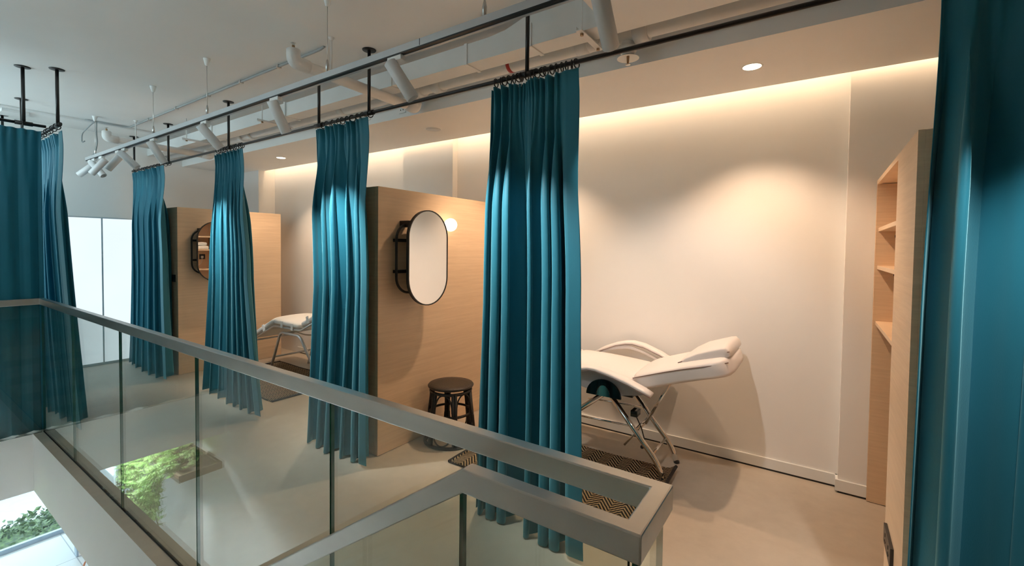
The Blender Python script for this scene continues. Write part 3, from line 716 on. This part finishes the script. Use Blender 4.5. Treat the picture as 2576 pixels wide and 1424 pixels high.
# ------------------------------------------------------------------ track with spotlights
TY = 1.53; TZ0, TZ1 = 2.483, 2.526
tr = thing('lighting_track', 'long pale grey lighting track hung on thin wires from the ceiling', 'lighting track', (-3, TY, TZ1))
bm = B(); add_box(bm, (-6.93, TY - .0175, TZ0 + .010), (1.2, TY + .0175, TZ1)); add_box(bm, (-6.93, TY + .004, TZ0), (1.2, TY + .0175, TZ0 + .010)); obj('channel', bm, M['track'], tr)
box('slot', (-6.92, TY - .0172, TZ0 + .003), (1.19, TY + .004, TZ0 + .0105), M['trackblack'], tr)
bm = B(); add_box(bm, (-1.572, TY - .0181, TZ0 + .012), (-1.568, TY - .0172, TZ1)); obj('joint', bm, M['trackblack'], tr)
for x in (-6.62, -4.92, -3.845, -2.32, -1.2, .4):
    wv = tube('wire', [(x, TY, TZ1), (x, TY, CEIL - .04)], .0022, M['steel'], tr, 6)
    bm = B(); add_lathe(bm, [(.006, CEIL - .055), (.012, CEIL - .05), (.024, CEIL - .004), (.024, CEIL - .001)], 16, Matrix.Translation((x, TY, 0))); obj('ceiling_cup', bm, M['white'], wv)
    bm = B(); add_lathe(bm, [(.009, TZ1), (.010, TZ1 + .045), (.004, TZ1 + .075)], 12, Matrix.Translation((x, TY, 0))); obj('gripper', bm, M['brass'] if False else M['steel'], wv)
tag(tube('power_cable', bend([(-6.62, TY + .01, 2.90), (-6.75, TY, 2.88), (-6.98, TY - .03, 2.80), (-6.99, TY - .03, 2.70), (-6.92, TY - .02, 2.71)], .08), .006, M['cable'], None, 8), 'loose grey cable end curling from the far ceiling cup of the track', 'cable')
tag(tube('power_cable', bend([(-6.62, TY + .015, 2.90), (-6.66, TY + .02, 2.78), (-6.58, TY + .01, 2.66), (-6.62, TY, 2.545), (-6.75, TY, 2.535)], .06), .006, M['cable'], None, 8), 'grey flex dropping from the ceiling to the far end of the track', 'cable')

def lookat(o, d): o.rotation_euler = Vector(d).to_track_quat('-Z', 'Y').to_euler()
def spotlamp(x, aim, label, power, ang=36, col=(1, .96, .91), blend=1., dx=0.):
    piv = Vector((x, TY, 2.425)); d = (Vector(aim) - piv).normalized()
    t = thing('track_spotlight', label, 'spotlight', piv, 'spotlights on the track')
    box('adapter', (x - .05, TY - .016, 2.462), (x + .05, TY + .016, TZ0 + .004), M['white'], t, .004)
    tube('arm', [(x, TY, 2.466), (x, TY, 2.41)], .009, M['white'], t, 10)
    a = piv - d * .055 + Vector((0, 0, -.012)); L_ = .205; R = .0325
    mt = align(a, a + d)
    bm = B(); add_lathe(bm, [(.0, .0), (R - .003, .0), (R, .003), (R, L_ - .002), (R - .0015, L_), (R - .003, L_), (R - .004, L_ - .085), (0, L_ - .085)], 28, mt); obj('barrel', bm, M['lampw'], t)
    bm = B(); add_lathe(bm, [(0, L_ - .084), (.022, L_ - .084), (.022, L_ - .080), (0, L_ - .080)], 20, mt); obj('lens', bm, M['led'] if power else M['white'], t)
    if power:
        ld = bpy.data.lights.new('spot_beam', 'SPOT'); ld.energy = power; ld.color = col; ld.spot_size = math.radians(ang); ld.spot_blend = blend; ld.shadow_soft_size = .02
        lo = bpy.data.objects.new('spot_beam', ld); COL.objects.link(lo); lo.location = (a + d * (L_ + .012)) - piv; lo.parent = t; lookat(lo, d)
W = .7
spotlamp(-.665, (-.90, 3.64, .75), 'white track spotlight nearest the right end of the track, before the ceiling duct', 44 * W, 62, blend=.7)
spotlamp(-1.75, (-1.22, 2.05, 1.3), 'white track spotlight aimed at the broad curtain beside the treatment bed', 125 * W, 62)
spotlamp(-2.87, (-2.90, 2.05, 1.45), 'white track spotlight aimed at the curtain before the middle cabinet', 125 * W, 62)
spotlamp(.46, (.42, 2.0, .75), 'white track spotlight at the right, aimed at the large curtain beside the shelf cabinet', 70 * W, 66)
spotlamp(-3.88, (-3.75, 2.9, .9), 'white track spotlight above the booth of the silver framed bed', 50 * W, 40)
spotlamp(-4.92, (-4.90, 2.05, 1.55), 'white track spotlight aimed at the flaring curtain of the far bed', 125 * W, 62)
spotlamp(-5.68, (-5.0, 2.3, 1.4), 'white track spotlight tilting right in the pair at the far third of the track', 25 * W, 40)
spotlamp(-5.86, (-6.3, .9, 1.4), 'white track spotlight tilting left in the pair at the far third of the track', 20 * W, 40)
spotlamp(-6.40, (-6.9, .9, 1.4), 'white track spotlight tilting left, first of the three at the far end of the track', 20 * W, 40)
spotlamp(-6.66, (-6.0, 2.0, 1.5), 'white track spotlight tilting right among the three at the far end of the track', 20 * W, 40)
spotlamp(-6.80, (-7.3, 1.0, 1.8), 'white track spotlight tilting left, last at the far end of the track', 20 * W, 40)

# ------------------------------------------------------------------ soffit downlights
def downlight(x, y, label, lit):
    t = thing('downlight', label, 'ceiling light', (x, y, 2.66), 'round fittings in the soffit')
    bm = B(); R = .055 if lit else .075
    add_lathe(bm, [(R - .006, 2.659), (R, 2.6565), (R + .006, 2.6595), (R + .006, 2.661), (R - .006, 2.661)], 28, Matrix.Translation((x, y, 0))); obj('bezel', bm, M['white'], t)
    bm = B(); add_lathe(bm, [(0, 2.6585), (R - .005, 2.6585), (R - .005, 2.6595), (0, 2.6595)], 28, Matrix.Translation((x, y, 0))); obj('diffuser' if lit else 'grille', bm, M['led'] if lit else M['track'], t)
    if lit:
        ld = bpy.data.lights.new('down_beam', 'SPOT'); ld.energy = 62 if x > -3 else 42; ld.color = (1, .69, .46); ld.spot_size = math.radians(105); ld.spot_blend = .6; ld.shadow_soft_size = .035
        lo = bpy.data.objects.new('down_beam', ld); COL.objects.link(lo); lo.parent = t; lo.location = (0, 0, -.012)
downlight(-.366, 3.078, 'lit round downlight in the soffit above the white treatment bed', True)
downlight(-5.655, 3.078, 'lit round downlight in the soffit above the silver framed bed', True)
downlight(-2.07, 3.078, 'lit round downlight in the soffit behind the broad curtain', True)
downlight(-4.12, 3.078, 'lit round downlight in the soffit behind the curtain of the middle cabinet', True)
downlight(-3.028, 3.1, 'unlit round white grille in the soffit above the middle cabinet', False)
# unseen downlights added under the slab to brighten the lower walls and void
for x, y_, pw, an, lb in ((-5.75, .15, 120, 150, 'added unseen downlight under the slab above the timber trough'), (-4.4, .98, 170, 150, 'added unseen downlight under the slab at the foot of the stair'), (-2.4, 1.1, 150, 120, 'added unseen downlight under the slab below the booths')):
    t = thing('downlight', lb, 'ceiling light', (x, y_, SLAB), 'added downlights of the lower floor')
    bm = B(); add_lathe(bm, [(.06, SLAB - .004), (.066, SLAB - .003), (.066, SLAB)], 24, Matrix.Translation((x, y_, 0))); obj('bezel', bm, M['white'], t)
    bm = B(); add_lathe(bm, [(0, SLAB - .005), (.058, SLAB - .005), (.058, SLAB - .004)], 24, Matrix.Translation((x, y_, 0))); obj('diffuser', bm, M['led'], t)
    ld = bpy.data.lights.new('down_beam', 'SPOT'); ld.energy = pw; ld.color = (.84, .94, 1); ld.spot_size = math.radians(an); ld.spot_blend = .6; ld.shadow_soft_size = .05
    lo = bpy.data.objects.new('down_beam', ld); COL.objects.link(lo); lo.parent = t; lo.location = (0, 0, -.02)
# cove strip hidden in the gap behind the soffit
ld = bpy.data.lights.new('cove_strip', 'AREA'); ld.shape = 'RECTANGLE'; ld.size = 9.0; ld.size_y = .03; ld.energy = 14; ld.color = (1, .70, .44)
lo = bpy.data.objects.new('cove_strip', ld); COL.objects.link(lo); lo.location = (-3.05, 3.51, 2.80); lookat(lo, (0, .5, -.85))

# ------------------------------------------------------------------ ceiling services
# duct with a taller transition at its right end
dz = 2.742
dt = thing('air_duct', 'white rectangular air duct running under the ceiling along the booths', 'duct', (-4, 2.34, dz))
bm = B(); add_box(bm, (XL, 2.275, dz), (-2.65, 2.41, 2.865)); obj('duct_section', bm, M['duct'], dt, .002)
bm = B(); add_prism(bm, [(-2.65, dz), (-1.55, dz), (-1.42, dz), (-1.10, dz), (-.975, dz), (-1.0, 2.80), (-1.08, CEIL), (-1.40, CEIL), (-1.50, 2.915), (-1.62, 2.88), (-1.75, 2.868), (-2.65, 2.868)], 'y', 2.27, 2.41); obj('duct_section', bm, M['duct'], dt)
for x in (-1.93, -1.44, -2.65, -4.1, -5.6):
    bm = B(); add_box(bm, (x - .012, 2.262, dz - .007), (x + .012, 2.418, 2.872)); obj('duct_flange', bm, M['duct'], dt, .002)
# trapeze hangers
for x, y0, lab in ((-1.09, 2.2, 'painted bracket hanger under the duct nearest the right spotlight'), (-4.35, 2.15, 'painted bracket hanger under the duct between the third and fourth spotlights'), (-5.85, 2.08, 'painted bracket hanger under the duct by the far sprinkler pipe')):
    h = thing('duct_hanger', lab, 'pipe hanger', (x, 2.3, 2.72), 'bracket hangers under the duct')
    bm = B(); add_box(bm, (x - .018, y0, 2.712), (x + .018, 2.49, 2.717)); add_box(bm, (x - .018, y0, 2.717), (x - .014, 2.49, 2.735)); obj('channel', bm, M['pipe'], h)
    for yy in (y0 + .04, 2.455):
        rod_ = tube('rod', [(x, yy, 2.70), (x, yy, CEIL)], .004, M['pipe'], h, 8)
        bm = B(); add_lathe(bm, [(.010, 2.700), (.010, 2.711)], 6, Matrix.Translation((x, yy, 0)), False); obj('nut', bm, M['brass'], rod_)
# main pipe
mp = thing('main_pipe', 'white painted main pipe with a red band, running along the soffit edge', 'pipe', (-3, 2.53, 2.79))
tube('pipe_run', [(XL, 2.53, 2.79), (XR, 2.53, 2.79)], .052, M['pipe'], mp, 20)
for x in (-2.42, -2.62, -5.25, -5.45, -.86, -3.6, -1.22):
    big = .066 if x in (-2.42, -2.62, -5.25, -5.45, -.86) else .055
    tube('coupling', [(x - .04, 2.53, 2.79), (x + .04, 2.53, 2.79)], big, M['pipe'], mp, 20)
tube('band', [(-1.765, 2.53, 2.79), (-1.738, 2.53, 2.79)], .0535, M['red'], mp, 20)
def branch(x, ynear, lab):
    t = thing('sprinkler_pipe', lab, 'sprinkler pipe', (x, 2.1, 2.70), 'sprinkler branch pipes')
    tube('pipe_run', bend([(x, ynear, 2.775), (x, ynear, 2.698), (x, 2.55, 2.68)], .045, 8), .036, M['pipe'], t, 16)
    tube('elbow', bend([(x, ynear - .0, 2.77), (x, ynear, 2.699), (x, ynear + .10, 2.697)], .05, 8), .041, M['pipe'], t, 16)
    tube('elbow', bend([(x, 2.50, 2.682), (x, 2.60, 2.675), (x + .02, 2.60, 2.74)], .05, 8), .043, M['pipe'], t, 16)
    tube('riser', [(x + .03, 2.56, 2.68), (x + .05, 2.54, 2.79)], .034, M['pipe'], t, 14)
    hd = tube('sprinkler_head', [(x, ynear, 2.775), (x, ynear, 2.80)], .009, M['brass'], t, 10)
    bm = B(); add_lathe(bm, [(.005, 2.812), (.017, 2.813), (.017, 2.815), (.003, 2.817)], 16, Matrix.Translation((x, ynear, 0))); add_box(bm, (x - .011, ynear - .002, 2.798), (x - .007, ynear + .002, 2.814)); add_box(bm, (x + .007, ynear - .002, 2.798), (x + .011, ynear + .002, 2.814)); obj('deflector', bm, M['steel'], hd)
    hg = tube('hanger_rod', [(x, 1.84, 2.735), (x, 1.84, CEIL - .003)], .0065, M['pipe'], t, 8)
    bm = B(); add_lathe(bm, [(.008, CEIL - .02), (.02, CEIL - .002), (.02, CEIL)], 12, Matrix.Translation((x, 1.84, 0))); obj('hanger_cup', bm, M['pipe'], hg)
branch(-2.745, 1.575, 'white sprinkler branch pipe crossing above the middle of the track')
branch(-6.45, 1.585, 'white sprinkler branch pipe crossing near the far end of the track')
# pendant sprinkler by the soffit
sp_ = thing('sprinkler', 'sprinkler with a round plate dropping from the main pipe beside the right spotlight', 'sprinkler', (-.945, 2.55, 2.66))
tube('drop_pipe', [(-.945, 2.55, 2.76), (-.945, 2.55, 2.675)], [.044, .034], M['pipe'], sp_, 14)
tube('socket', [(-.945, 2.55, 2.72), (-.945, 2.55, 2.69)], .047, M['pipe'], sp_, 14)
bm = B(); add_lathe(bm, [(.014, 2.672), (.060, 2.656), (.063, 2.654), (.060, 2.6535), (.012, 2.667)], 24, Matrix.Translation((-.945, 2.55, 0))); obj('plate', bm, M['white'], sp_)
tube('head', [(-.945, 2.55, 2.674), (-.945, 2.55, 2.625)], [.009, .006], M['brass'], sp_, 10)
bm = B(); add_lathe(bm, [(.003, 2.617), (.014, 2.618), (.014, 2.620), (.003, 2.624)], 14, Matrix.Translation((-.945, 2.55, 0))); obj('deflector', bm, M['steel'], sp_)
# conduits on the ceiling
cd = thing('ceiling_conduit', 'thin conduit clipped along the ceiling above the track', 'conduit', (-5, 1.89, CEIL - .012))
tube('conduit_run', bend([(-6.86, 1.5, CEIL - .012), (-6.84, 1.89, CEIL - .012), (-2.95, 1.89, CEIL - .012), (-2.9, 1.89, CEIL)], .06), .0095, M['conduit'], cd, 8)
for x in (-6.2, -5.45, -4.72, -4.1, -3.5):
    bm = B(); add_box(bm, (x - .012, 1.875, CEIL - .025), (x + .012, 1.905, CEIL)); obj('clip', bm, M['steel'], cd)
cd = thing('ceiling_conduit', 'pale flat conduit on the ceiling parallel to the frosted wall', 'conduit', (-6.88, .8, CEIL - .012))
box('conduit_run', (-6.95, -.4, CEIL - .018), (-6.89, 2.55, CEIL), M['pipe'], cd, .003)
tag(box('beam_clip', (-7.3, .9, CEIL - .03), (-7.05, 1.1, CEIL), M['pipe'], None, .003), 'pale box on the ceiling close to the frosted wall', 'junction box')

# ------------------------------------------------------------------ lower floor: planter, chair, outside
pl = thing('wall_planter', 'timber trough on the lower front wall, reflected in the glass', 'planter', (-5.8, -.3, -.95))
bm = B(); add_box(bm, (-6.6, -.5, -.875), (-5.30, -.10, -.865)); add_box(bm, (-6.6, -.12, -.87), (-5.30, -.10, -.80)); add_box(bm, (-6.6, -.5, -.87), (-5.30, -.48, -.80)); add_box(bm, (-6.6, -.48, -.87), (-6.58, -.12, -.80)); add_box(bm, (-5.32, -.48, -.87), (-5.30, -.12, -.80))
obj('trough', bm, M['soil'], pl); box('soil', (-6.58, -.48, -.865), (-5.32, -.12, -.82), M['bark'], pl)
def foliage(name, pts, size, m, seed, parent=None, droop=0.):
    rd = random.Random(seed); bm = B()
    for p in pts:
        a = rd.uniform(0, 2 * PI); tlt = rd.uniform(-1., .9) - droop
        d = Vector((math.cos(a) * math.cos(tlt), math.sin(a) * math.cos(tlt), math.sin(tlt))); s = d.cross(Vector((rd.uniform(-1, 1), rd.uniform(-1, 1), rd.uniform(-1, 1)))).normalized()
        l = size * rd.uniform(.6, 1.3); p = Vector(p); n_ = d.cross(s)
        v = [bm.verts.new(q) for q in (p, p + d * l * .5 + s * l * .32 + n_ * l * .08, p + d * l, p + d * l * .5 - s * l * .32 + n_ * l * .08)]
        bm.faces.new((v[0], v[1], v[2])); bm.faces.new((v[0], v[2], v[3]))
    return obj(name, bm, m, parent)
rd = random.Random(5); fp = thing('trailing_plant', 'green trailing plant spilling from the timber trough, reflected in the glass', 'plant', (-5.8, -.3, -.86))
pts = []; stems = B()
for k in range(64):
    x = rd.uniform(-6.5, -5.45); y = rd.uniform(-.45, -.08); z = -.85; ln = rd.uniform(.15, .55) * (1.15 if x > -6.0 else .75)
    path = [Vector((x, y, z)), Vector((x, y, z + rd.uniform(.05, .18)))]
    yo = rd.uniform(-.05, .12)
    path.append(Vector((x + rd.uniform(-.05, .1), yo, z + rd.uniform(.0, .1))))
    path.append(Vector((path[-1].x + rd.uniform(-.03, .08), yo + rd.uniform(0, .08), z - ln * .5))); path.append(Vector((path[-1].x + rd.uniform(-.04, .06), yo + rd.uniform(0, .06), z - ln)))
    path = bend(path, .1, 4); add_tube(stems, path, .002, 4)
    for p, q in zip(path, path[1:]):
        for s in range(3): pts.append(p.lerp(q, rd.random()) + Vector((rd.uniform(-.025, .025),) * 3))
obj('stems', stems, M['bark'], fp); foliage('leaves', pts, .05, M['leaf'], 9, fp, .4)
ch = thing('shell_chair', 'orange shell chair on the white lower floor', 'chair', (-6.25, 1.05, LOW))
cx, cy = -6.25, 1.05
bm = B(); rows = []
prof = [(.20, .43), (.12, .415), (0, .41), (-.12, .42), (-.19, .46), (-.225, .56), (-.25, .68), (-.26, .78)]
for i, (px_, pz) in enumerate(prof):
    row = []
    for j in range(11):
        u = j / 10 * 2 - 1; hw = .23 - (.05 * max(0, i - 5)); row.append(bm.verts.new((cx + u * hw, cy - px_ * 1. - .05 * u * u * (i > 3) * -1, LOW + pz + .05 * u * u * (i <= 4))))
    rows.append(row)
for a, b in zip(rows, rows[1:]):
    for j in range(10): bm.faces.new((a[j], a[j + 1], b[j + 1], b[j])).smooth = True
o = obj('shell', bm, M['orange'], ch); md = o.modifiers.new('s', 'SOLIDIFY'); md.thickness = .012; md = o.modifiers.new('b', 'SUBSURF'); md.levels = 1; md.render_levels = 1
for sx in (-1, 1):
    for sy in (-1, 1): tube('leg', [(cx + sx * .12, cy + sy * .12, LOW + .40), (cx + sx * .21, cy + sy * .21, LOW + .002)], .011, M['bark'], ch, 8)
# outside
bm = B(); add_box(bm, (-24, -1.2, -3.3), (WINX - .1, 12, -3.2)); o = obj('ground_outside', bm, M['paving']); o['kind'] = 'structure'
bm = B(); add_box(bm, (-24, -24, -3.3), (8, -1.2, -3.2)); o = obj('ground_outside', bm, M['bounce_ground']); o['kind'] = 'structure'  # unseen pale ground, added to bounce daylight up onto the ceiling
pts = []; rd = random.Random(3)
for k in range(5200): pts.append((rd.uniform(-9.75, -9.1), rd.uniform(-1.5, 2.6), rd.uniform(-3.0, -2.50) + .05 * math.sin(k)))
hd = thing('hedge', 'clipped green hedge just outside the lower window', 'hedge', (-9.4, .6, -3.2))
foliage('leaves', pts, .085, M['hedge'], 4, hd); box('branches', (-9.68, -1.5, -3.2), (-9.16, 2.6, -2.62), M['hedge'], hd)
w_ = thing('boundary_wall', 'low pale wall across the path outside the lower window', 'wall', (-12.6, 0, -3.2)); box('parapet', (-12.7, -6, -3.2), (-12.5, 8, -2.95), M['render_'], w_); box('coping', (-12.74, -6, -2.95), (-12.46, 8, -2.9), M['paving'], w_)
bd = thing('pale_building', 'pale building with tall windows beyond the hedge', 'building', (-17, 0, -3.2))
box('facade', (-17.6, -9, -3.2), (-17.2, 10, 3.5), M['render_'], bd)
for k, y in enumerate((-6, -3.4, -.8, 1.8, 4.4, 7)):
    f = box('window', (-17.2, y - .55, -2.4), (-17.15, y + .55, -.6), M['frameblue'], bd); box('pane', (-17.16, y - .45, -2.3), (-17.13, y + .45, -.7), M['glassedge'], f)
for k, (x, y, h, lab) in enumerate(((-14.2, .4, 1.6, 'leafy tree directly beyond the low wall outside'), (-15.0, 3.4, 2.2, 'leafy tree before the pale building, furthest from the front wall'), (-14.6, -3.0, 2.0, 'leafy tree outside on the front wall side of the path'))):
    t = thing('tree', lab, 'tree', (x, y, -3.2), 'trees outside'); rd = random.Random(20 + k)
    tube('trunk', [(x, y, -3.2), (x + .1, y, -1.6), (x, y + .1, -.6)], [.09, .07, .04], M['bark'], t, 8)
    pts = []
    for q in range(2600):
        v = Vector((rd.gauss(0, 1), rd.gauss(0, 1), rd.gauss(0, .8))); v = v.normalized() * rd.random() ** .4
        pts.append((x + v.x * 1.3, y + v.y * 1.3, -1.2 + v.z * 1.1 * h / 1.6))
    foliage('crown', pts, .16, M['tree'], k, t)

# ------------------------------------------------------------------ world, camera, render look
wd = bpy.data.worlds.new('World'); SC.world = wd; wd.use_nodes = True
nt = wd.node_tree; bg = nt.nodes['Background']; bg.inputs[0].default_value = (.74, .90, 1., 1); bg.inputs[1].default_value = 6.0

F, CY, YAW, PITCH, ROLL = 1133.12, 658.38, -.59894, .029740, -.011512
fw = Vector((math.sin(YAW) * math.cos(PITCH), math.cos(YAW) * math.cos(PITCH), -math.sin(PITCH)))
rt = Vector((math.cos(YAW), -math.sin(YAW), 0)); dn = fw.cross(rt)
c, s = math.cos(ROLL), math.sin(ROLL)
r2 = c * rt + s * dn; d2 = -s * rt + c * dn
cam = bpy.data.cameras.new('camera'); co = bpy.data.objects.new('camera', cam); COL.objects.link(co)
mw = Matrix((r2, -d2, -fw)).transposed().to_4x4(); mw.translation = (0, 0, 1.55); co.matrix_world = mw
cam.sensor_fit = 'HORIZONTAL'; cam.sensor_width = 36; cam.lens = F * 36 / 2576; cam.shift_y = (CY - 712) / 2576; cam.clip_start = .03; cam.clip_end = 200
SC.camera = co
SC.view_settings.view_transform = 'Standard'; SC.view_settings.look = 'None'; SC.view_settings.exposure = .60; SC.view_settings.gamma = 1.
SC.view_settings.use_curve_mapping = False
SC.cycles.max_bounces = 14; SC.cycles.diffuse_bounces = 7; SC.cycles.glossy_bounces = 6; SC.cycles.transparent_max_bounces = 32
